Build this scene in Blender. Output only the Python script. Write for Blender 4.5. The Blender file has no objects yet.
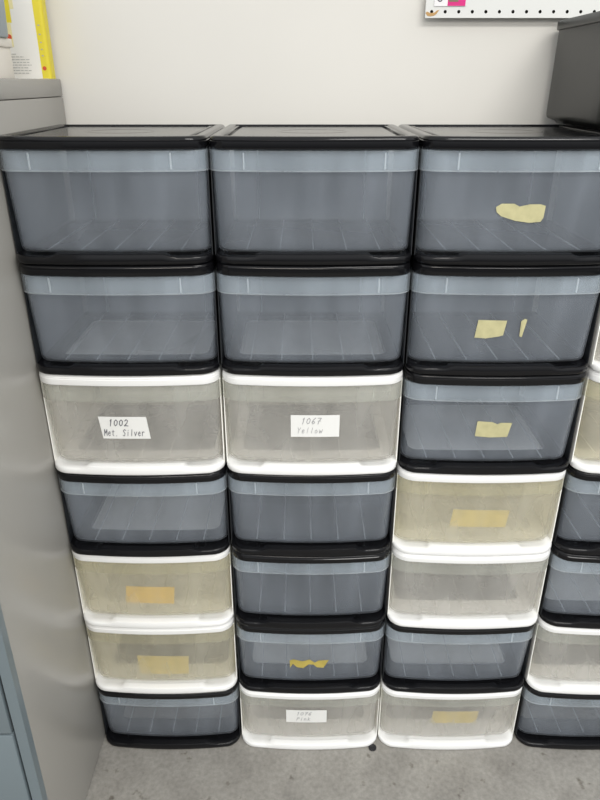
import bpy, bmesh, math, random
from mathutils import Vector

random.seed(4)
scene = bpy.context.scene
COL = scene.collection

# ------------------------------------------------------------------ materials
def new_mat(name):
    m = bpy.data.materials.new(name)
    m.use_nodes = True
    nt = m.node_tree
    for n in list(nt.nodes):
        nt.nodes.remove(n)
    out = nt.nodes.new('ShaderNodeOutputMaterial')
    return m, nt, out

def principled(name, col, rough=0.5, spec=0.5, metallic=0.0, noise=0.0, nscale=8.0, bump=0.0, bscale=120.0, coat=0.0):
    m, nt, out = new_mat(name)
    b = nt.nodes.new('ShaderNodeBsdfPrincipled')
    b.inputs['Base Color'].default_value = (*col, 1)
    b.inputs['Roughness'].default_value = rough
    b.inputs['Specular IOR Level'].default_value = spec
    b.inputs['Metallic'].default_value = metallic
    b.inputs['Coat Weight'].default_value = coat
    tc = nt.nodes.new('ShaderNodeTexCoord')
    if noise > 0:
        nz = nt.nodes.new('ShaderNodeTexNoise')
        nz.inputs['Scale'].default_value = nscale
        nz.inputs['Detail'].default_value = 5
        nt.links.new(tc.outputs['Object'], nz.inputs['Vector'])
        rp = nt.nodes.new('ShaderNodeValToRGB')
        rp.color_ramp.elements[0].position = 0.3
        rp.color_ramp.elements[1].position = 0.7
        rp.color_ramp.elements[0].color = (*[c * (1 - noise) for c in col], 1)
        rp.color_ramp.elements[1].color = (*[min(1, c * (1 + noise)) for c in col], 1)
        nt.links.new(nz.outputs['Fac'], rp.inputs['Fac'])
        nt.links.new(rp.outputs['Color'], b.inputs['Base Color'])
    if bump > 0:
        nb = nt.nodes.new('ShaderNodeTexNoise')
        nb.inputs['Scale'].default_value = bscale
        nb.inputs['Detail'].default_value = 3
        nt.links.new(tc.outputs['Object'], nb.inputs['Vector'])
        bp = nt.nodes.new('ShaderNodeBump')
        bp.inputs['Strength'].default_value = bump
        bp.inputs['Distance'].default_value = 0.002
        nt.links.new(nb.outputs['Fac'], bp.inputs['Height'])
        nt.links.new(bp.outputs['Normal'], b.inputs['Normal'])
    nt.links.new(b.outputs['BSDF'], out.inputs['Surface'])
    return m

def frosted(name, haze_col, haze, tint, spec=0.05, rough=0.3, blur=0.0, cloud=0.25):
    """cloudy polypropylene: part clear, part milky (diffuse + translucent), a thin gloss"""
    m, nt, out = new_mat(name)
    N, L = nt.nodes, nt.links
    tr = N.new('ShaderNodeBsdfTransparent'); tr.inputs['Color'].default_value = (*tint, 1)
    df = N.new('ShaderNodeBsdfDiffuse'); df.inputs['Color'].default_value = (*haze_col, 1)
    tl = N.new('ShaderNodeBsdfTranslucent'); tl.inputs['Color'].default_value = (*haze_col, 1)
    gl = N.new('ShaderNodeBsdfGlossy'); gl.inputs['Roughness'].default_value = rough
    m1 = N.new('ShaderNodeMixShader'); m1.inputs[0].default_value = 0.42
    L.new(df.outputs[0], m1.inputs[1]); L.new(tl.outputs[0], m1.inputs[2])
    m2 = N.new('ShaderNodeMixShader')
    # haze clouds a little from place to place, streaked up the wall
    tc = N.new('ShaderNodeTexCoord'); mp = N.new('ShaderNodeMapping')
    mp.inputs['Scale'].default_value = (14, 14, 2.5)
    nz = N.new('ShaderNodeTexNoise'); nz.inputs['Scale'].default_value = 1.2; nz.inputs['Detail'].default_value = 3
    L.new(tc.outputs['Object'], mp.inputs['Vector']); L.new(mp.outputs['Vector'], nz.inputs['Vector'])
    mr = N.new('ShaderNodeMapRange')
    mr.inputs['From Min'].default_value = 0.3; mr.inputs['From Max'].default_value = 0.7
    mr.inputs['To Min'].default_value = haze * (1 - cloud); mr.inputs['To Max'].default_value = haze * (1 + cloud)
    L.new(nz.outputs['Fac'], mr.inputs['Value']); L.new(mr.outputs['Result'], m2.inputs[0])
    if blur > 0:
        rf = N.new('ShaderNodeBsdfRefraction'); rf.inputs['IOR'].default_value = 1.12
        rf.inputs['Roughness'].default_value = 0.35; rf.inputs['Color'].default_value = (*tint, 1)
        mb = N.new('ShaderNodeMixShader'); mb.inputs[0].default_value = blur
        L.new(tr.outputs[0], mb.inputs[1]); L.new(rf.outputs[0], mb.inputs[2])
        L.new(mb.outputs[0], m2.inputs[1])
    else:
        L.new(tr.outputs[0], m2.inputs[1])
    L.new(m1.outputs[0], m2.inputs[2])
    lw = N.new('ShaderNodeLayerWeight')             # facing term only: the same from both sides of the sheet
    pw = N.new('ShaderNodeMath'); pw.operation = 'POWER'; pw.inputs[1].default_value = 4.0
    ma = N.new('ShaderNodeMath'); ma.operation = 'MULTIPLY_ADD'; ma.inputs[1].default_value = 0.5; ma.inputs[2].default_value = spec * 0.35
    L.new(lw.outputs['Facing'], pw.inputs[0]); L.new(pw.outputs[0], ma.inputs[0])
    m3 = N.new('ShaderNodeMixShader'); L.new(ma.outputs[0], m3.inputs[0])
    L.new(m2.outputs[0], m3.inputs[1]); L.new(gl.outputs[0], m3.inputs[2])
    L.new(m3.outputs[0], out.inputs['Surface'])
    return m

M = {}
M['black'] = principled('black_plastic', (0.005, 0.005, 0.006), 0.16, 0.26, bump=0.05, bscale=60)
M['white'] = principled('white_plastic', (0.80, 0.80, 0.79), 0.32, 0.5)
M['black_shell'] = principled('black_plastic_walls', (0.012, 0.0135, 0.016), 0.4, 0.4)
M['white_shell'] = principled('cream_plastic_walls', (0.93, 0.92, 0.87), 0.45, 0.4)
M['clear'] = frosted('frosted_clear_plastic', (0.74, 0.81, 0.91), 0.15, (0.97, 0.98, 0.99))
M['clear_bottom'] = frosted('frosted_clear_bottom', (0.85, 0.88, 0.90), 0.045, (0.985, 0.985, 0.985))
M['clear_rim'] = frosted('frosted_clear_rim', (0.76, 0.84, 0.90), 0.22, (0.96, 0.975, 0.985), rough=0.25)
M['clear_rib'] = frosted('frosted_clear_rib', (0.85, 0.9, 0.94), 0.32, (0.97, 0.98, 0.98))
M['cream'] = frosted('frosted_cream_plastic', (0.95, 0.94, 0.905), 0.215, (0.995, 0.99, 0.98))
M['cream_rim'] = frosted('frosted_cream_rim_shaded', (0.78, 0.80, 0.79), 0.20, (0.98, 0.98, 0.95), rough=0.25)  # greyer than the drawer: shade behind the rim put into its colour
M['yellowed'] = frosted('frosted_yellowed_plastic', (0.97, 0.94, 0.82), 0.225, (0.998, 0.992, 0.966))
M['yellowed_rim'] = frosted('frosted_yellowed_rim_shaded', (0.80, 0.79, 0.72), 0.20, (0.98, 0.97, 0.9), rough=0.25)  # greyed beige, with the shade behind the rim in the colour
M['mustard_tape'] = principled('mustard_tape', (0.55, 0.36, 0.02), 0.65, 0.2, noise=0.12, nscale=40)
M['paper'] = principled('white_paper', (0.76, 0.76, 0.74), 0.7, 0.2)
M['ink'] = principled('ink_strokes', (0.10, 0.10, 0.12), 0.6, 0.2)
M['faint_ink'] = principled('faded_ink_strokes', (0.34, 0.34, 0.35), 0.6, 0.2)
M['tape'] = principled('old_masking_tape', (0.47, 0.44, 0.25), 0.7, 0.2, noise=0.1, nscale=60)
M['yellow_tape'] = principled('yellow_tape', (0.45, 0.36, 0.09), 0.65, 0.2, noise=0.12, nscale=40)
M['cabinet'] = principled('grey_cabinet_paint', (0.32, 0.308, 0.282), 0.27, 0.6, bump=0.04, bscale=35)
M['cabinet_front'] = principled('blue_grey_cabinet_front', (0.14, 0.172, 0.188), 0.35, 0.5)  # frame and drawer fronts, bluer and darker than the body
M['dark'] = principled('dark_gap', (0.015, 0.015, 0.016), 0.8, 0.1)
M['chrome'] = principled('brushed_chrome', (0.7, 0.7, 0.7), 0.3, 0.5, 1.0)
M['wall'] = principled('painted_wall', (0.72, 0.695, 0.645), 0.6, 0.25, noise=0.02, nscale=3, bump=0.06, bscale=40)
M['carton_white'] = principled('carton_white', (0.78, 0.76, 0.71), 0.5, 0.3)
M['carton_pale'] = principled('carton_pale_yellow', (0.78, 0.70, 0.38), 0.5, 0.3)
M['carton_yellow'] = principled('carton_yellow', (0.74, 0.62, 0.05), 0.45, 0.3)
M['red'] = principled('red_print', (0.62, 0.09, 0.04), 0.5, 0.3)
M['grey_print'] = principled('grey_print', (0.42, 0.41, 0.39), 0.6, 0.2)
M['offwhite'] = principled('offwhite_card', (0.74, 0.70, 0.64), 0.6, 0.2)
M['bluegrey'] = principled('blue_grey_plastic', (0.33, 0.38, 0.42), 0.4, 0.4)
M['bin'] = principled('charcoal_plastic', (0.018, 0.019, 0.0175), 0.36, 0.5, noise=0.15, nscale=6)
M['pegboard'] = principled('white_pegboard', (0.70, 0.70, 0.67), 0.45, 0.4)
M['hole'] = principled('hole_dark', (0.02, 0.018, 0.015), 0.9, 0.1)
M['card'] = principled('white_card', (0.82, 0.80, 0.80), 0.5, 0.3)
M['magenta'] = principled('magenta_print', (0.66, 0.02, 0.20), 0.4, 0.3)
M['olive'] = principled('olive_print', (0.20, 0.16, 0.09), 0.4, 0.3)
M['brown'] = principled('brown_adhesive', (0.50, 0.30, 0.12), 0.6, 0.3)
M['rubber'] = principled('black_rubber', (0.02, 0.02, 0.022), 0.6, 0.3)

def concrete():
    m, nt, out = new_mat('grey_concrete')
    N, L = nt.nodes, nt.links
    b = N.new('ShaderNodeBsdfPrincipled'); b.inputs['Specular IOR Level'].default_value = 0.35
    tc = N.new('ShaderNodeTexCoord')
    def ramp(scale, detail, p0, c0, p1, c1, rough=0.6):
        nz = N.new('ShaderNodeTexNoise'); nz.inputs['Scale'].default_value = scale
        nz.inputs['Detail'].default_value = detail; nz.inputs['Roughness'].default_value = rough
        L.new(tc.outputs['Object'], nz.inputs['Vector'])
        r = N.new('ShaderNodeValToRGB')
        r.color_ramp.elements[0].position = p0; r.color_ramp.elements[0].color = c0
        r.color_ramp.elements[1].position = p1; r.color_ramp.elements[1].color = c1
        L.new(nz.outputs['Fac'], r.inputs['Fac'])
        return r
    big = ramp(9, 6, 0.3, (0.225, 0.214, 0.195, 1), 0.7, (0.325, 0.312, 0.285, 1))
    fine = ramp(90, 4, 0.35, (0.82, 0.82, 0.82, 1), 0.65, (1.05, 1.05, 1.05, 1))
    spots = ramp(26, 3, 0.27, (0.45, 0.42, 0.38, 1), 0.36, (1, 1, 1, 1), 0.5)
    m1 = N.new('ShaderNodeMixRGB'); m1.blend_type = 'MULTIPLY'; m1.inputs[0].default_value = 1
    m2 = N.new('ShaderNodeMixRGB'); m2.blend_type = 'MULTIPLY'; m2.inputs[0].default_value = 1
    L.new(big.outputs[0], m1.inputs[1]); L.new(fine.outputs[0], m1.inputs[2])
    L.new(m1.outputs[0], m2.inputs[1]); L.new(spots.outputs[0], m2.inputs[2])
    L.new(m2.outputs[0], b.inputs['Base Color'])
    b.inputs['Roughness'].default_value = 0.5
    bp = N.new('ShaderNodeBump'); bp.inputs['Strength'].default_value = 0.15; bp.inputs['Distance'].default_value = 0.002
    L.new(fine.outputs[0], bp.inputs['Height']); L.new(bp.outputs[0], b.inputs['Normal'])
    L.new(b.outputs[0], out.inputs['Surface'])
    return m
M['concrete'] = concrete()

# ------------------------------------------------------------------ helpers
def link_mesh(name, bm, mats, parent=None, smooth=None):
    bmesh.ops.remove_doubles(bm, verts=bm.verts, dist=1e-6)
    bmesh.ops.recalc_face_normals(bm, faces=bm.faces)
    me = bpy.data.meshes.new(name)
    bm.to_mesh(me); bm.free()
    for mt in (mats if isinstance(mats, (list, tuple)) else [mats]):
        me.materials.append(mt)
    if smooth is not None:
        for p in me.polygons:
            p.use_smooth = True
        me.set_sharp_from_angle(angle=math.radians(smooth))
    o = bpy.data.objects.new(name, me)
    COL.objects.link(o)
    if parent is not None:
        o.parent = parent
    return o

def empty(name, loc, label, cat, group=None):
    o = bpy.data.objects.new(name, None)
    o.empty_display_size = 0.05
    COL.objects.link(o)
    o.location = loc
    tag(o, label, cat, group)
    return o

def tag(o, label, cat, group=None):
    o['label'] = label; o['category'] = cat
    if group: o['group'] = group

def box(bm, x0, x1, y0, y1, z0, z1, mi=0):
    v = [bm.verts.new((x, y, z)) for z in (z0, z1) for y in (y0, y1) for x in (x0, x1)]
    for f in ((0, 1, 3, 2), (4, 6, 7, 5), (0, 4, 5, 1), (2, 3, 7, 6), (0, 2, 6, 4), (1, 5, 7, 3)):
        fc = bm.faces.new([v[i] for i in f]); fc.material_index = mi
    return v

def bevel_box(bm, x0, x1, y0, y1, z0, z1, r, mi=0, seg=2):
    b2 = bmesh.new()
    box(b2, x0, x1, y0, y1, z0, z1)
    bmesh.ops.bevel(b2, geom=b2.edges[:], offset=r, segments=seg, affect='EDGES', profile=0.5)
    mp = {v: bm.verts.new(v.co) for v in b2.verts}
    for f in b2.faces:
        nf = bm.faces.new([mp[v] for v in f.verts]); nf.material_index = mi
    b2.free()

def plan(w, y0, y1, rf, rr, bow, inset=0.0):
    """rounded rectangle seen from above whose front edge (y0) bows forward; same point count always"""
    hw = w / 2 - inset
    ya, yb = y0 + inset, y1 - inset
    rf = max(rf - inset, 0.002); rr = max(rr - inset, 0.002)
    P = []
    NF, NC, NS, NB = 30, 8, 8, 8
    for i in range(NF + 1):
        P.append((-(hw - rf) + 2 * (hw - rf) * i / NF, ya))
    for i in range(1, NC + 1):
        a = -math.pi / 2 + math.pi / 2 * i / NC
        P.append((hw - rf + rf * math.cos(a), ya + rf + rf * math.sin(a)))
    for i in range(1, NS):
        P.append((hw, ya + rf + (yb - rr - ya - rf) * i / NS))
    for i in range(NC + 1):
        a = math.pi / 2 * i / NC
        P.append((hw - rr + rr * math.cos(a), yb - rr + rr * math.sin(a)))
    for i in range(1, NB):
        P.append((hw - rr - 2 * (hw - rr) * i / NB, yb))
    for i in range(NC + 1):
        a = math.pi / 2 + math.pi / 2 * i / NC
        P.append((-hw + rr + rr * math.cos(a), yb - rr + rr * math.sin(a)))
    for i in range(1, NS):
        P.append((-hw, yb - rr - (yb - rr - ya - rf) * i / NS))
    for i in range(0, NC):
        a = math.pi + math.pi / 2 * i / NC
        P.append((-hw + rf + rf * math.cos(a), ya + rf + rf * math.sin(a)))
    out = []
    for x, y in P:
        k = max(0.0, 1 - (y - ya) / 0.12)
        out.append((x, y + bow * (x / (w / 2)) ** 2 * k))
    return out

def loft(bm, rings, cap0=False, cap1=False, closed=False, mi=0):
    R = [[bm.verts.new(p) for p in r] for r in rings]
    n = len(R[0])
    pairs = list(zip(R[:-1], R[1:]))
    if closed: pairs.append((R[-1], R[0]))
    for A, B in pairs:
        for i in range(n):
            j = (i + 1) % n
            f = bm.faces.new((A[i], A[j], B[j], B[i])); f.material_index = mi
    if cap0: bm.faces.new(list(reversed(R[0]))).material_index = mi
    if cap1: bm.faces.new(R[-1]).material_index = mi
    return R

# ------------------------------------------------------------------ the stackable drawer unit
W, DEP, H = 0.366, 0.375, 0.2178
RF, RR, BOW = 0.036, 0.012, 0.013

def P3(inset, z, fn=None):
    r = plan(W, 0, DEP, RF, RR, BOW, inset)
    return [(x, y, z + (fn(x, y) if fn else 0)) for x, y in r]

def lid_bm():
    bm = bmesh.new()
    z1 = H
    rings = [P3(0.010, z1 - 0.0215), P3(0.003, z1 - 0.0215), P3(0.0008, z1 - 0.020), P3(0.0, z1 - 0.017),
             P3(0.0, z1 - 0.0085), P3(0.0012, z1 - 0.0075), P3(0.0012, z1 - 0.0068), P3(0.0004, z1 - 0.006),
             P3(0.0012, z1 - 0.0032), P3(0.0035, z1 - 0.0010), P3(0.0065, z1), P3(0.0185, z1),
             P3(0.0205, z1 - 0.0015), P3(0.022, z1 - 0.0045), P3(0.029, z1 - 0.005)]
    # the recessed panel
    def panel(inset_x, ya, yb, z):
        r = plan(W - 2 * inset_x, ya, yb, 0.012, 0.012, BOW * 0.8)
        return [(x, y, z) for x, y in r]
    rings += [panel(0.034, 0.036, DEP - 0.034, z1 - 0.005), panel(0.036, 0.038, DEP - 0.036, z1 - 0.003),
              panel(0.039, 0.041, DEP - 0.039, z1 - 0.003)]
    loft(bm, rings, True, True)
    # the two long rails either side of the panel, and the faint moulded oval
    for s in (-1, 1):
        x = s * (W / 2 - 0.0265)
        bevel_box(bm, x - 0.003, x + 0.003, 0.05, DEP - 0.045, z1 - 0.006, z1 - 0.0008, 0.001)
    n = 32
    def ell(rx, ry, z): return [(rx * math.cos(2 * math.pi * i / n), 0.19 + ry * math.sin(2 * math.pi * i / n), z) for i in range(n)]
    loft(bm, [ell(0.075, 0.060, z1 - 0.0034), ell(0.070, 0.055, z1 - 0.0026), ell(0.064, 0.049, z1 - 0.0026), ell(0.060, 0.045, z1 - 0.0034)], False, False)
    return bm

def base_bm():
    bm = bmesh.new()
    def bump(x, y):
        if y > 0.06: return 0.0
        t = (0.112 - abs(x)) / 0.014
        t = min(1, max(0, t)); t = t * t * (3 - 2 * t)
        return 0.0055 * t
    def half(x, y): return bump(x, y) * 0.55
    def inner(z, ex=0.0):
        r = plan(W - 0.058 - 2 * ex, 0.088 + ex, DEP - 0.03 - ex, 0.02, 0.015, 0.004)
        return [(x, y, z) for x, y in r]
    rings = [P3(0.010, 0.0), P3(0.004, 0.0003), P3(0.0012, 0.002), P3(0.0, 0.005), P3(0.0, 0.011, half),
             P3(0.0012, 0.0140, bump), P3(0.004, 0.0155, bump), P3(0.017, 0.0150, bump), P3(0.0215, 0.0128),
             inner(0.0128), inner(0.002, 0.001), inner(0.0005, -0.004)]
    loft(bm, rings, closed=True)
    return bm

def shell_bm():
    bm = bmesh.new()
    t = 0.003
    for s in (-1, 1):
        a, b = s * (W / 2 - 0.0004), s * (W / 2 - 0.0018)
        box(bm, min(a, b), max(a, b), 0.046, DEP - 0.014, 0.010, H - 0.018)
        # front post of the side wall, slightly thicker
        a2, b2 = s * (W / 2 - 0.0003), s * (W / 2 - 0.0019)
        box(bm, min(a2, b2), max(a2, b2), 0.040, 0.052, 0.010, H - 0.018)
    box(bm, -(W / 2 - 0.012), W / 2 - 0.012, DEP - 0.0062, DEP - 0.0030, 0.010, H - 0.018)
    return bm

DZ0, DZ1 = 0.0165, 0.1935
def d_front(z):
    t = min(1, max(0, (z - DZ0) / (DZ1 - DZ0)))
    return 0.0265 - 0.0165 * t       # the front leans out towards the top
def d_plan(z, off=0.0):
    t = min(1, max(0, (z - DZ0) / (DZ1 - DZ0)))
    w = W - 0.0095 + 0.005 * t
    return plan(w - 2 * off, d_front(z) + off, DEP - 0.022 - off, RF - 0.008 - min(off, .02), 0.016 - min(off, .01), BOW)

def front_y(x, z):
    """y of the outer face of the drawer front"""
    t = min(1, max(0, (z - DZ0) / (DZ1 - DZ0)))
    w = W - 0.0095 + 0.005 * t
    return d_front(z) + BOW * (x / (w / 2)) ** 2

def drawer_bm():
    bm = bmesh.new()
    def R(z, off=0.0): return [(x, y, z) for x, y in d_plan(z, off)]
    t = 0.0026
    rings = [R(DZ0, 0.0085), R(DZ0 + 0.0010, 0.0040), R(DZ0 + 0.004, 0.001), R(DZ0 + 0.009, 0.0)]
    for k in range(1, 5):
        rings.append(R(DZ0 + 0.009 + (DZ1 - DZ0 - 0.009) * k / 4))
    rings += [R(DZ1, t), R(DZ0 + 0.012, t), R(DZ0 + 0.006, t + 0.002), R(DZ0 + 0.003, t + 0.007)]
    loft(bm, rings, True, True)
    for f in bm.faces:              # the level bottom is clearer than the walls
        if max(v.co.z for v in f.verts) < DZ0 + 0.0045: f.material_index = 2
    for k in range(-2, 3):          # ribs running back along the drawer bottom
        x = k * 0.062
        box(bm, x - 0.0011, x + 0.0011, 0.042, DEP - 0.035, DZ0 + 0.0028, DZ0 + 0.0046, 1)
    for x in (-0.118, 0.118):       # two ribs up the inside of the back
        box(bm, x - 0.0012, x + 0.0012, DEP - 0.0275, DEP - 0.0245, DZ0 + 0.004, DZ1 - 0.004, 1)
    return bm

RZ0, RZ1 = 0.1605, 0.1955
def rim_bm():
    bm = bmesh.new()
    def strip(off, z):
        r = d_plan(0.178, off)
        r = [(x, y) for x, y in r]
        # front arc: from the left side round the front to the right side
        NF, NC, NS = 30, 8, 8
        n = len(r)
        seq = list(range(n - NC - 3, n)) + list(range(0, NF + 1 + NC + 3))
        return [(*r[i], z) for i in seq]
    a, b = -0.0042, 0.0
    sec = [(b, RZ0), (a + 0.0008, RZ0), (a, RZ0 + 0.0022), (a + 0.0003, RZ1 - 0.006), (a - 0.0004, RZ1 - 0.002), (a + 0.0005, RZ1), (b, RZ1)]
    S = [[bm.verts.new(p) for p in strip(o, z)] for o, z in sec]
    n = len(S[0])
    for q in range(len(S)):
        A, B = S[q], S[(q + 1) % len(S)]
        for i in range(n - 1):
            bm.faces.new((A[i], A[i + 1], B[i + 1], B[i])).material_index = 1 if q in (0, 1) else 0
    bm.faces.new([s[0] for s in S]); bm.faces.new([s[-1] for s in reversed(S)])
    for x in (-0.122, 0.122):       # short moulding ticks on the band
        y = front_y(x, 0.178) - 0.0048
        box(bm, x - 0.0012, x + 0.0012, y, y + 0.002, RZ0 + 0.004, RZ1 - 0.004, 1)
    return bm

proto = {}
def mesh_of(key, bmf, mats, smooth):
    o = link_mesh(key, bmf(), mats, None, smooth)
    me = o.data
    bpy.data.objects.remove(o)
    return me

ME_LID = mesh_of('lid', lid_bm, [M['black']], 40)
ME_BASE = mesh_of('base', base_bm, [M['black']], 40)
ME_SHELL = mesh_of('shell', shell_bm, [M['black_shell']], 30)
ME_DRAWER = mesh_of('drawer', drawer_bm, [M['clear'], M['clear_rib'], M['clear_bottom']], 40)
ME_RIM = mesh_of('rim', rim_bm, [M['clear_rim'], M['clear_rib']], 40)

def variant(me, mats):
    m = me.copy()
    m.materials.clear()
    for k in mats: m.materials.append(M[k])
    return m
MESHES = {
    'B': dict(lid=ME_LID, base=ME_BASE, shell=ME_SHELL, drawer=ME_DRAWER, rim=ME_RIM),
    'W': dict(lid=variant(ME_LID, ['white']), base=variant(ME_BASE, ['white']), shell=variant(ME_SHELL, ['white_shell']),
              drawer=variant(ME_DRAWER, ['cream', 'clear_rib', 'clear_bottom']), rim=variant(ME_RIM, ['cream_rim', 'clear_rib'])),
}
MESHES['Y'] = dict(MESHES['W'], drawer=variant(ME_DRAWER, ['yellowed', 'clear_rib', 'clear_bottom']), rim=variant(ME_RIM, ['yellowed_rim', 'clear_rib']))

def add(name, me, parent, label=None):
    o = bpy.data.objects.new(name, me)
    COL.objects.link(o); o.parent = parent
    if label: o['label'] = label
    return o

def make_unit(kind, loc, rot, label):
    e = empty('storage_unit', loc, label, 'drawer unit', 'stackable drawer units')
    e.rotation_euler = (0, 0, rot)
    ms = MESHES[kind]
    add('base', ms['base'], e)
    add('shell', ms['shell'], e)
    add('lid', ms['lid'], e)
    d = add('drawer', ms['drawer'], e)
    add('rim', ms['rim'], d)
    return e

# --- things stuck on a drawer front, in the unit's own x / z
def patch(name, unit, outline, mat, gap=0.0004, th=0.0003, inside=False, label=None):
    """a thin sheet following the curved front; outline = [(x, z)...] counter-clockwise"""
    bm = bmesh.new()
    vs = [bm.verts.new((x, 0, z)) for x, z in outline]
    f = bm.faces.new(vs)
    bmesh.ops.triangulate(bm, faces=[f])
    bmesh.ops.subdivide_edges(bm, edges=bm.edges[:], cuts=2, use_grid_fill=True)
    ext = bmesh.ops.extrude_face_region(bm, geom=bm.faces[:])
    top = {v for v in ext['geom'] if isinstance(v, bmesh.types.BMVert)}
    for v in bm.verts:
        y = front_y(v.co.x, v.co.z)
        if inside:
            y += 0.0026 + gap + (th if v in top else 0)
        else:
            y -= gap + (th if v in top else 0)
        v.co.y = y
    o = link_mesh(name, bm, mat, unit)
    if label: o['label'] = label
    return o

GLYPH = {  # single stroke letters in a 1 x 1.4 box
    '0': [[(.5, 1.3), (.15, 1.0), (.1, .4), (.4, .05), (.75, .3), (.85, .95), (.5, 1.3)]],
    '1': [[(.35, 1.05), (.6, 1.35), (.45, 0)]],
    '2': [[(.1, 1.05), (.4, 1.35), (.8, 1.1), (.6, .6), (.05, .05), (.5, .1), (.95, .05)]],
    '6': [[(.8, 1.35), (.3, .9), (.1, .35), (.4, .03), (.75, .3), (.5, .65), (.15, .4)]],
    '7': [[(.05, 1.3), (.9, 1.3), (.5, .7), (.35, 0)], [(.25, .65), (.8, .7)]],
    'M': [[(.05, 0), (.1, 1.35), (.5, .5), (.9, 1.35), (.95, 0)]],
    'e': [[(.15, .45), (.75, .55), (.6, .9), (.25, .75), (.15, .3), (.45, .03), (.85, .2)]],
    't': [[(.45, 1.2), (.4, .2), (.7, .05)], [(.1, .85), (.85, .9)]],
    '.': [[(.3, .0), (.42, .07)]],
    'S': [[(.95, 1.15), (.5, 1.38), (.15, 1.05), (.7, .55), (.55, .05), (.0, .12)]],
    'i': [[(.45, .85), (.4, .05)], [(.47, 1.15), (.5, 1.22)]],
    'l': [[(.5, 1.35), (.4, .05)]],
    'v': [[(.1, .85), (.4, .05), (.85, .9)]],
    'r': [[(.2, .85), (.2, .05)], [(.2, .6), (.5, .88), (.85, .8)]],
    'Y': [[(.05, 1.35), (.45, .75), (.9, 1.35)], [(.45, .75), (.35, 0)]],
    'o': [[(.5, .85), (.15, .6), (.2, .15), (.55, .05), (.8, .4), (.5, .85)]],
    'w': [[(.05, .85), (.25, .05), (.5, .7), (.7, .05), (.98, .9)]],
    'P': [[(.15, 0), (.25, 1.3), (.75, 1.3), (.85, .9), (.25, .65)]],
    'n': [[(.15, .85), (.15, .05)], [(.15, .6), (.5, .88), (.75, .6), (.75, .05)]],
    'k': [[(.2, 1.35), (.15, .05)], [(.75, .9), (.2, .45), (.8, .05)]],
}
def handwriting(label_obj, unit_front, rows, mat):
    bm = bmesh.new()
    for text, x0, z0, size, adv, wd in rows:
        for i, ch in enumerate(text):
            for line in GLYPH.get(ch, []):
                pts = [(x0 + i * adv + (p[0] + 0.22 * p[1]) * adv * 0.8, z0 + p[1] * size) for p in line]
                for (xa, za), (xb, zb) in zip(pts[:-1], pts[1:]):
                    dx, dz = xb - xa, zb - za
                    l = math.hypot(dx, dz) or 1e-9
                    nx, nz = -dz / l * wd / 2, dx / l * wd / 2
                    ex, ez = dx / l * wd / 3, dz / l * wd / 3
                    q = [(xa + nx - ex, za + nz - ez), (xa - nx - ex, za - nz - ez), (xb - nx + ex, zb - nz + ez), (xb + nx + ex, zb + nz + ez)]
                    fr = [bm.verts.new((x, front_y(x, z) - 0.0012, z)) for x, z in q]
                    bk = [bm.verts.new((x, front_y(x, z) - 0.0009, z)) for x, z in q]
                    bm.faces.new(fr); bm.faces.new(list(reversed(bk)))
                    for a in range(4):
                        b = (a + 1) % 4
                        bm.faces.new((fr[b], fr[a], bk[a], bk[b]))
    return link_mesh('handwriting', bm, mat, label_obj)

COLX = [-0.3447, 0.0255, 0.3955, 0.768]
STACK = [
    ['B', 'B', 'W', 'B', 'Y', 'Y', 'B'],
    ['B', 'B', 'W', 'B', 'B', 'B', 'W'],
    ['B', 'B', 'B', 'Y', 'W', 'B', 'W'],
    ['B', 'W', 'Y', 'B', 'B', 'W', 'B'],
]
LAB = [
    ['black-lidded clear drawer unit topping the stack beside the grey cabinet',
     'black-framed clear drawer unit above the one labelled 1002',
     'white-framed drawer unit with a paper label reading 1002',
     'black-framed clear drawer unit directly under the one labelled 1002',
     'yellowed white-framed drawer unit with an ochre patch, second below the 1002 label',
     'yellowed white-framed drawer unit with yellow tape before a dark patch, second from floor by cabinet',
     'black-framed smoky drawer unit on the floor beside the grey cabinet'],
    ['black-lidded clear drawer unit topping the second stack from the grey cabinet',
     'black-framed clear drawer unit directly above the one labelled 1067',
     'white-framed drawer unit with a paper label reading 1067',
     'black-framed empty clear drawer unit directly under the one labelled 1067',
     'black-framed empty clear drawer unit, second below the 1067 label, above the torn tape one',
     'black-framed drawer unit with low ragged yellow tape scraps, on the labelled white bottom unit',
     'white-framed drawer unit on the floor with a paper label reading 1076'],
    ['black-lidded clear drawer unit with a long torn tape scrap, topping the third stack',
     'black-framed clear drawer unit with a square tape scrap and a thin sliver beside it',
     'black-framed drawer unit with one notched tape scrap, third from top of third stack',
     'yellowed white-framed drawer unit with a pale yellow patch, fourth down the third stack',
     'white-framed drawer unit without tape or label, showing a dark patch, in the third stack',
     'black-framed clear drawer unit between two white ones, second from floor in third stack',
     'white-framed drawer unit with a yellow patch, on the floor at the foot of third stack'],
    ['black-lidded drawer unit under the charcoal bin, topping the rightmost stack',
     'white-framed drawer unit barely showing at the right edge, second down the rightmost stack',
     'yellowed white-framed drawer unit above the two black ones in the rightmost stack',
     'black-framed drawer unit under the yellowed white one in the rightmost stack',
     'black-framed drawer unit directly above the lowest white one in the rightmost stack',
     'white-framed drawer unit second from the floor in the rightmost stack',
     'black-framed drawer unit on the floor at the foot of the rightmost stack'],
]
ROWH = [0.2195, 0.2205, 0.229, 0.215, 0.217, 0.221, 0.2075]      # the tiers' heights, top to floor
U = {}
rnd = random.Random(11)
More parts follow.
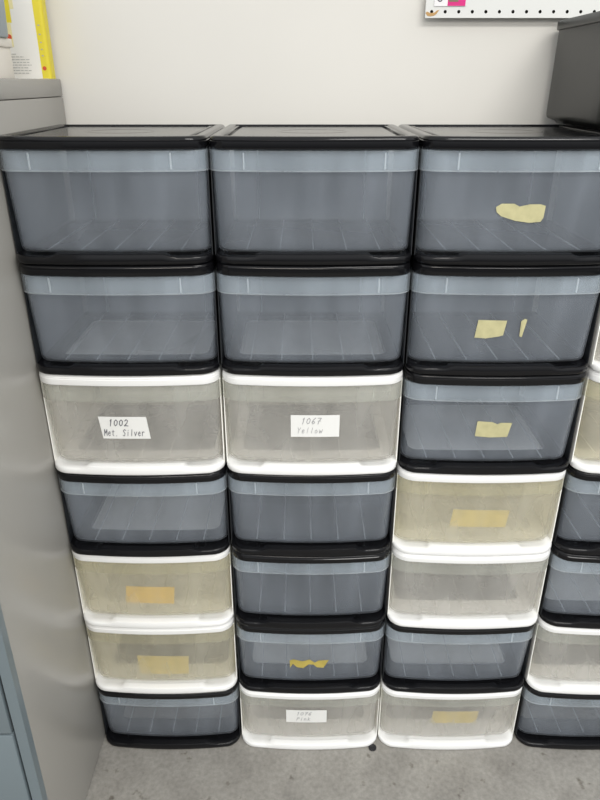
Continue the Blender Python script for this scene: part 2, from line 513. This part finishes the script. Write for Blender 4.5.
for c in range(4):
    for k in range(7):
        z = sum(ROWH[k + 1:]) + 0.0002 * (6 - k)
        jx = rnd.uniform(-0.0006, 0.0006); jy = -0.004 + rnd.uniform(-0.002, 0.002) - 0.020 * (1 - k / 6)   # the stacks lean out a little
        U[c, k] = make_unit(STACK[c][k], (COLX[c] + jx, jy, z), rnd.uniform(-0.0012, 0.0012), LAB[c][k])
        U[c, k].scale = (1, 1, ROWH[k] / H)

# paper labels
def rect(x0, x1, z0, z1, skew=0.0):
    return [(x0 + skew, z0), (x1 + skew, z0), (x1, z1), (x0, z1)]
pl = patch('paper_label', U[0, 2], rect(-0.0690, 0.0300, 0.0755, 0.126, 0.004), M['paper'], label='white paper label')
handwriting(pl, None, [('1002', -0.050, 0.1050, 0.0112, 0.0108, 0.0016), ('Met. Silver', -0.062, 0.0820, 0.0112, 0.0078, 0.0012)], M['ink'])
pl = patch('paper_label', U[1, 2], rect(-0.0445, 0.0560, 0.080, 0.130, 0.0), M['paper'], label='white paper label')
handwriting(pl, None, [('1067', -0.024, 0.1100, 0.0104, 0.0108, 0.0014), ('Yellow', -0.032, 0.0885, 0.0098, 0.0090, 0.0009)], M['faint_ink'])
pl = patch('paper_label', U[1, 6], rect(-0.062, 0.044, 0.088, 0.141, 0.0), M['paper'], label='white paper label')
handwriting(pl, None, [('1076', -0.036, 0.1195, 0.0105, 0.0105, 0.0014), ('Pink', -0.036, 0.0965, 0.0105, 0.0098, 0.0013)], M['faint_ink'])

# masking tape remnants (outlines in unit x, z)
TAPES = [
    ((2, 0), 'tape', False, [(-0.0450, 0.0920), (-0.0360, 0.0850), (-0.0100, 0.0770), (0.0160, 0.0735), (0.0360, 0.0750), (0.0400, 0.0820), (0.0405, 0.1030), (0.0310, 0.1060), (0.0120, 0.1060), (0.0010, 0.1005), (-0.0060, 0.1020), (-0.0160, 0.1070), (-0.0380, 0.1070), (-0.0475, 0.1010)]),
    ((2, 1), 'tape', False, [(-0.0565, 0.0730), (-0.0350, 0.0715), (-0.0110, 0.0755), (-0.0020, 0.0780), (0.0015, 0.1085), (-0.0535, 0.1095)]),
    ((2, 1), 'tape', False, [(0.0300, 0.0760), (0.0350, 0.0740), (0.0375, 0.0920), (0.0400, 0.1100), (0.0350, 0.1120), (0.0285, 0.1070), (0.0330, 0.1015)]),
    ((2, 2), 'tape', False, [(-0.0320, 0.0810), (-0.0030, 0.0780), (0.0355, 0.0790), (0.0370, 0.0890), (0.0260, 0.0965), (0.0410, 0.1115), (0.0170, 0.1120), (0.0110, 0.1085), (0.0000, 0.1135), (-0.0310, 0.1155)]),
    ((2, 3), 'yellow_tape', True, [(-0.060, .066), (0.066, .063), (0.069, .112), (-0.056, .115)]),
    ((2, 6), 'yellow_tape', True, [(-0.048, .079), (0.071, .077), (0.074, .128), (-0.046, .130)]),
    ((0, 4), 'mustard_tape', True, [(-0.070, .060), (0.044, .056), (0.050, .111), (-0.064, .113)]),
    ((0, 5), 'yellow_tape', True, [(-0.061, .042), (0.062, .041), (0.067, .106), (-0.062, .109)]),
    ((1, 5), 'yellow_tape', False, [(-0.051, .069), (-0.044, .084), (-0.034, .072), (-0.018, .069), (-0.004, .083), (0.008, .082), (0.016, .072), (0.033, .070), (0.037, .090), (0.046, .098), (0.020, .0965), (0.011, .089), (-0.002, .1005), (-0.020, .0935), (-0.042, .1005), (-0.052, .096)]),
]
for key, mt, ins, ol in TAPES:
    patch('tape_remnant', U[key], ol, M[mt], inside=ins, gap=0.0006 if not ins else 0.0015)

# ------------------------------------------------------------------ the setting
WALL_Y = 0.43
bm = bmesh.new(); box(bm, -2.6, 2.6, -3.2, WALL_Y + 0.1, -0.1, 0.0)
o = link_mesh('floor', bm, M['concrete']); o['kind'] = 'structure'
bm = bmesh.new(); box(bm, -2.6, 2.6, WALL_Y, WALL_Y + 0.1, 0.0, 2.8)
o = link_mesh('wall_back', bm, M['wall']); o['kind'] = 'structure'

# ------------------------------------------------------------------ grey filing cabinet
CX1, CX0, CYF, CYB, CH = -0.5305, -0.910, -0.328, 0.422, 1.620
cab = empty('filing_cabinet', ((CX0 + CX1) / 2, CYB, 0), 'tall grey metal filing cabinet at the left, beside the first drawer stack', 'cabinet')
ox, oy = (CX0 + CX1) / 2, CYB
bm = bmesh.new()
bevel_box(bm, CX0 - ox, CX1 - ox, CYF + 0.018 - oy, CYB - oy, 0.004, CH - 0.036, 0.003)
bevel_box(bm, CX0 - ox + 0.0, CX1 - ox - 0.0, CYF - oy, CYB - oy, CH - 0.0355, CH, 0.003)
link_mesh('body', bm, M['cabinet'], cab, 30)
bm = bmesh.new()
box(bm, CX1 - ox - 0.021, CX1 - ox, CYF - oy, CYF + 0.019 - oy, 0.004, CH - 0.036)
box(bm, CX0 - ox, CX0 - ox + 0.021, CYF - oy, CYF + 0.019 - oy, 0.004, CH - 0.036)
box(bm, CX0 - ox + 0.021, CX1 - ox - 0.021, CYF - oy, CYF + 0.019 - oy, 0.004, 0.075)
link_mesh('front_frame', bm, M['cabinet_front'], cab)
zs = [0.080, 0.472, 0.845, 1.215, 1.580]
for a, b in zip(zs[:-1], zs[1:]):
    bm = bmesh.new()
    bevel_box(bm, CX0 - ox + 0.026, CX1 - ox - 0.026, CYF - 0.004 - oy, CYF + 0.0175 - oy, a + 0.003, b - 0.003, 0.0025)
    d = link_mesh('drawer_front', bm, M['cabinet_front'], cab, 30)
    bm = bmesh.new()
    zc = a + (b - a) * 0.68
    bevel_box(bm, -0.055, 0.055, CYF - 0.026 - oy, CYF - 0.018 - oy, zc - 0.010, zc + 0.010, 0.003)
    for s in (-1, 1):
        box(bm, s * 0.045 - 0.005, s * 0.045 + 0.005, CYF - 0.02 - oy, CYF - 0.003 - oy, zc - 0.006, zc + 0.006)
    link_mesh('handle', bm, M['chrome'], d, 30)

# carton standing on the cabinet
bm = bmesh.new()
cx0, cx1, cy0, cy1, ch = -0.050, 0.050, -0.018, 0.018, 0.27
n = 5
def carton_ring(z):
    pts = []
    r = 0.006
    for (sx, sy, a0) in ((1, -1, -90), (1, 1, 0), (-1, 1, 90), (-1, -1, 180)):
        for i in range(n + 1):
            a = math.radians(a0 + 90 * i / n)
            px = (cx1 - r) * sx if sx > 0 else -(cx1 - r)
            py = (cy1 - r) * sy
            pts.append((px + r * math.cos(a), py + r * math.sin(a), z))
    return pts
zsr = [0, 0.10, 0.14, ch]
loft(bm, [carton_ring(z) for z in zsr], True, True)
for f in bm.faces:                                # the yellow wraps round the right-hand corner
    c = f.calc_center_median()
    if c.x > 0.0442 and len(f.verts) == 4: f.material_index = 2
e = 0.0004
for xa, xb, za, zb, mi in ((0.032, 0.0444, 0.0, ch, 2), (-0.0444, -0.016, 0.105, ch, 2), (-0.016, -0.008, 0.13, ch, 1), (-0.0444, -0.019, 0.060, 0.105, 1)):
    box(bm, xa, xb, cy0 - e, cy0 + e, za + 0.0005, zb - 0.0005, mi)
box(bm, cx1 - e, cx1 + e, cy0 + 0.006, cy1 - 0.006, 0.0005, ch - 0.0005, 2)
for sx in (1,):
    for i in range(n):
        pass
for k in range(8):                                # lines of small grey print
    z = 0.010 + k * 0.0052
    x = -0.040
    rr = random.Random(k)
    xe = [0.006, 0.010, 0.004, 0.012, 0.008, 0.009, -0.002, -0.016][k]
    while x < xe:
        w = rr.uniform(0.004, 0.010)
        box(bm, x, min(x + w, xe), cy0 - 2 * e, cy0 + e, z, z + 0.0014, 3)
        x += w + 0.0018
for x, z, r in ((0.0385, 0.020, 0.0042), (-0.0260, 0.079, 0.0055)):
    m8 = [(x + r * math.cos(a * math.pi / 6), z + r * math.sin(a * math.pi / 6)) for a in range(12)]
    fr = [bm.verts.new((px, cy0 - 2 * e, pz)) for px, pz in m8]
    bk = [bm.verts.new((px, cy0, pz)) for px, pz in m8]
    f = bm.faces.new(fr); f.material_index = 4
    f = bm.faces.new(list(reversed(bk))); f.material_index = 4
    for a in range(12):
        f = bm.faces.new((fr[(a + 1) % 12], fr[a], bk[a], bk[(a + 1) % 12])); f.material_index = 4
for z in (0.043, 0.055, 0.068, 0.083, 0.1):
    box(bm, 0.0365, 0.0405, cy0 - 2 * e, cy0 + e, z, z + 0.0022, 3)
o = link_mesh('carton', bm, [M['carton_white'], M['carton_pale'], M['carton_yellow'], M['grey_print'], M['red']], None, 35)
o.location = (-0.586, 0.392, CH + 0.0002); o.rotation_euler = (0, 0, math.radians(1.5))
tag(o, 'white carton with yellow edge stripes standing upright on the grey cabinet', 'carton')

# small lidded box and the container on it
lb = empty('lidded_box', (-0.656, 0.235, CH + 0.0003), 'small off-white lidded box on the cabinet, in front of the yellow-striped carton', 'box')
bm = bmesh.new(); bevel_box(bm, -0.073, 0.073, -0.06, 0.06, 0.0, 0.058, 0.002)
link_mesh('body', bm, M['offwhite'], lb, 30)
bm = bmesh.new(); bevel_box(bm, -0.077, 0.077, -0.064, 0.064, 0.056, 0.072, 0.002)
link_mesh('lid', bm, M['offwhite'], lb, 30)
bt = empty('plastic_tub', (-0.634, 0.235, CH + 0.0726), 'blue-grey plastic tub resting on the small off-white lidded box', 'tub')
bm = bmesh.new()
def tub(i, z): return [(x, y, z) for x, y in plan(0.130, -0.05, 0.05, 0.02, 0.02, 0.0, i)]
loft(bm, [tub(0.006, 0), tub(0.004, 0.003), tub(0.0, 0.10), tub(0.002, 0.10), tub(0.006, 0.004)], True, True)
link_mesh('body', bm, M['bluegrey'], bt, 40)
bm = bmesh.new()
loft(bm, [tub(-0.004, 0.096), tub(-0.004, 0.108), tub(-0.002, 0.110), tub(0.01, 0.110)], True, True)
link_mesh('lid', bm, M['bluegrey'], bt, 40)

# ------------------------------------------------------------------ charcoal bin on the right
BINX0, BINX1 = 0.543, 0.93
bn = empty('storage_bin', (BINX0 + 0.18, 0.24, sum(ROWH) + 0.0016), 'large charcoal plastic bin standing on top of the rightmost drawer stack', 'bin')
def bp(i, z, w=0.36, y0=-0.165, y1=0.165): return [(x, y, z) for x, y in plan(w, y0, y1, 0.03, 0.03, 0.0, i)]
bm = bmesh.new()
loft(bm, [bp(0.030, 0.0), bp(0.024, 0.001), bp(0.020, 0.006), bp(0.004, 0.011), bp(0.001, 0.014), bp(0.0, 0.02), bp(0.002, 0.185),
          bp(0.006, 0.185), bp(0.006, 0.02), bp(0.012, 0.015)], True, True)
link_mesh('body', bm, M['bin'], bn, 40)
bm = bmesh.new()
loft(bm, [bp(0.001, 0.181), bp(-0.002, 0.182), bp(-0.003, 0.185), bp(-0.003, 0.196), bp(-0.001, 0.199), bp(0.004, 0.200), bp(0.014, 0.200), bp(0.016, 0.197), bp(0.04, 0.197)], True, True)
link_mesh('lid', bm, M['bin'], bn, 40)

# ------------------------------------------------------------------ pegboard
PX0, PZ0, PITCH = 0.266, 1.737, 0.0287
PYF = WALL_Y - 0.022
pg = empty('pegboard', (PX0, PYF, PZ0), 'white perforated pegboard mounted on the wall above the drawer stacks', 'pegboard')
bm = bmesh.new()
nx, nzr = 34, 12
x_off, z_off = 0.013 - PITCH / 2, 0.0115 - PITCH / 2
TH = 0.006
r = 0.0034
K = 12
xs_total = x_off + nx * PITCH + 0.0
for i in range(nx):
    for j in range(nzr):
        xa, za = x_off + i * PITCH, z_off + j * PITCH
        xb, zb = xa + PITCH, za + PITCH
        if i == 0: xa = 0.0
        if j == 0: za = 0.0
        cx, cz = x_off + (i + .5) * PITCH, z_off + (j + .5) * PITCH
        ring, sq = [], []
        for k in range(K):
            a = 2 * math.pi * k / K + math.pi / 4
            ca, sa = math.cos(a), math.sin(a)
            ring.append((cx + r * ca, cz + r * sa))
            s = 1 / max(abs(ca), abs(sa))
            px = cx + ca * s * ((xb - cx) if ca > 0 else (cx - xa))
            pz = cz + sa * s * ((zb - cz) if sa > 0 else (cz - za))
            sq.append((px, pz))
        f0 = [bm.verts.new((x, 0, z)) for x, z in ring]
        b0 = [bm.verts.new((x, TH - 0.0005, z)) for x, z in ring]
        s0 = [bm.verts.new((x, 0, z)) for x, z in sq]
        for k in range(K):
            q = (k + 1) % K
            bm.faces.new((s0[k], s0[q], f0[q], f0[k]))
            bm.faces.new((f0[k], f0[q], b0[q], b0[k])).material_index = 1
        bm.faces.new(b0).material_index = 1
x1, z1 = x_off + nx * PITCH, z_off + nzr * PITCH
v = [bm.verts.new(p) for p in ((0, 0, 0), (x1, 0, 0), (x1, 0, z1), (0, 0, z1), (0, TH, 0), (x1, TH, 0), (x1, TH, z1), (0, TH, z1))]
for f in ((0, 1, 5, 4), (1, 2, 6, 5), (2, 3, 7, 6), (3, 0, 4, 7), (4, 5, 6, 7)):
    bm.faces.new([v[i] for i in f])
link_mesh('panel', bm, [M['pegboard'], M['hole']], pg)
bm = bmesh.new()
for (a, b, c, d) in ((0.02, x1 - 0.02, 0.02, 0.045), (0.02, x1 - 0.02, z1 - 0.045, z1 - 0.02), (0.02, 0.045, 0.045, z1 - 0.045)):
    box(bm, a, b, TH, WALL_Y - PYF, c, d)
link_mesh('batten', bm, M['pegboard'], pg)
bm = bmesh.new()
outl = [(0.004, 0.004), (0.010, 0.003), (0.018, 0.004), (0.023, 0.007), (0.029, 0.015), (0.024, 0.014), (0.019, 0.010), (0.010, 0.009), (0.003, 0.012), (0.000, 0.009)]
fr = [bm.verts.new((x, -0.0006, z)) for x, z in outl]; bk = [bm.verts.new((x, -0.0001, z)) for x, z in outl]
bm.faces.new(fr); bm.faces.new(list(reversed(bk)))
for a in range(len(outl)):
    b = (a + 1) % len(outl); bm.faces.new((fr[b], fr[a], bk[a], bk[b]))
o = link_mesh('glue_smear', bm, M['brown'], pg); o['label'] = 'brown glue smear on the corner'

# card hanging on the pegboard
bm = bmesh.new()
box(bm, 0.0, 0.066, -0.0012, 0.0, 0.0, 0.075, 0)
box(bm, 0.028, 0.0655, -0.0016, -0.0011, 0.0005, 0.035, 1)
box(bm, 0.030, 0.050, -0.0019, -0.0015, 0.008, 0.020, 2)
# the curved foot of a dark printed figure
pts = [(0.0115 + 0.0055 * math.cos(math.radians(a)), 0.0165 + 0.0075 * math.sin(math.radians(a))) for a in range(-170, 100, 18)]
for (xa, za), (xb, zb) in zip(pts[:-1], pts[1:]):
    dx, dz = xb - xa, zb - za; l = math.hypot(dx, dz); nx_, nz_ = -dz / l * .0012, dx / l * .0012
    q = [(xa + nx_, za + nz_), (xa - nx_, za - nz_), (xb - nx_, zb - nz_), (xb + nx_, zb + nz_)]
    bm.faces.new([bm.verts.new((x, -0.0016, z)) for x, z in q]).material_index = 3
o = link_mesh('hanging_card', bm, [M['card'], M['magenta'], M['olive'], M['ink']])
o.location = (0.283, PYF - 0.0008, 1.7585)
tag(o, 'small white card with a magenta block hanging at the pegboard corner', 'card')

# black disc on the floor
bm = bmesh.new()
n = 24
def circ(r, z): return [(r * math.cos(2 * math.pi * i / n), r * math.sin(2 * math.pi * i / n), z) for i in range(n)]
loft(bm, [circ(0.0095, 0), circ(0.0105, 0.001), circ(0.0105, 0.003), circ(0.0095, 0.004), circ(0.006, 0.0042), circ(0.005, 0.0034)], True, True)
o = link_mesh('rubber_plug', bm, M['rubber'], None, 40)
o.location = (0.194, 0.003, 0.0002)
tag(o, 'small round black plug lying on the concrete floor between two white drawer units', 'plug')

# ------------------------------------------------------------------ camera
cam = bpy.data.cameras.new('camera')
cam.sensor_fit = 'VERTICAL'; cam.sensor_height = 36.0
cam.lens = 36.0 * 676 / 800
cam.clip_start = 0.02
co = bpy.data.objects.new('camera', cam)
COL.objects.link(co)
co.location = (0, -1.238, 1.614)
co.rotation_euler = (math.radians(90 - 25.2), 0, 0)
scene.camera = co

# ------------------------------------------------------------------ light: fluorescent fittings on the ceiling, and room light
def area(name, loc, target, sx, sy, power, col):
    l = bpy.data.lights.new(name, 'AREA'); l.shape = 'RECTANGLE'; l.size = sx; l.size_y = sy
    l.energy = power; l.color = col
    o = bpy.data.objects.new(name, l); COL.objects.link(o)
    o.location = loc
    d = Vector(target) - Vector(loc)
    o.rotation_euler = d.to_track_quat('-Z', 'Y').to_euler()
area('ceiling_tube_light', (0.8, -1.1, 2.75), (0.8, -1.1, 0), 1.2, 0.35, 26, (1.0, 0.98, 0.94))
area('ceiling_tube_light', (-0.3, -3.0, 2.75), (-0.3, -3.0, 0), 1.2, 0.6, 48, (1.0, 0.93, 0.83))
area('ceiling_tube_light', (1.3, -3.4, 2.75), (1.3, -3.4, 0), 1.2, 0.6, 44, (1.0, 0.97, 0.93))
w = bpy.data.worlds.new('room'); scene.world = w; w.use_nodes = True
bg = w.node_tree.nodes['Background']
bg.inputs['Color'].default_value = (0.92, 0.97, 1.0, 1); bg.inputs['Strength'].default_value = 1.1
tcw = w.node_tree.nodes.new('ShaderNodeTexCoord'); sx = w.node_tree.nodes.new('ShaderNodeSeparateXYZ')
rw = w.node_tree.nodes.new('ShaderNodeValToRGB')      # the room: pale ceiling and walls, darker towards the floor
rw.color_ramp.elements[0].position = 0.34; rw.color_ramp.elements[0].color = (0.10, 0.10, 0.10, 1)
rw.color_ramp.elements[1].position = 0.53; rw.color_ramp.elements[1].color = (0.95, 0.98, 1.0, 1)
mw = w.node_tree.nodes.new('ShaderNodeMapRange'); mw.inputs['From Min'].default_value = -1; mw.inputs['From Max'].default_value = 1
w.node_tree.links.new(tcw.outputs['Generated'], sx.inputs[0]); w.node_tree.links.new(sx.outputs['Z'], mw.inputs['Value'])
w.node_tree.links.new(mw.outputs['Result'], rw.inputs['Fac']); w.node_tree.links.new(rw.outputs['Color'], bg.inputs['Color'])

scene.view_settings.view_transform = 'Standard'
scene.view_settings.look = 'None'
scene.view_settings.exposure = 0.12
scene.view_settings.gamma = 1.0
scene.view_settings.use_curve_mapping = False
scene.cycles.max_bounces = 14
scene.cycles.diffuse_bounces = 6
scene.cycles.glossy_bounces = 4
scene.cycles.transmission_bounces = 8
scene.cycles.transparent_max_bounces = 32
scene.cycles.use_denoising = True
scene.cycles.denoising_prefilter = 'ACCURATE'
scene.cycles.sample_clamp_indirect = 6
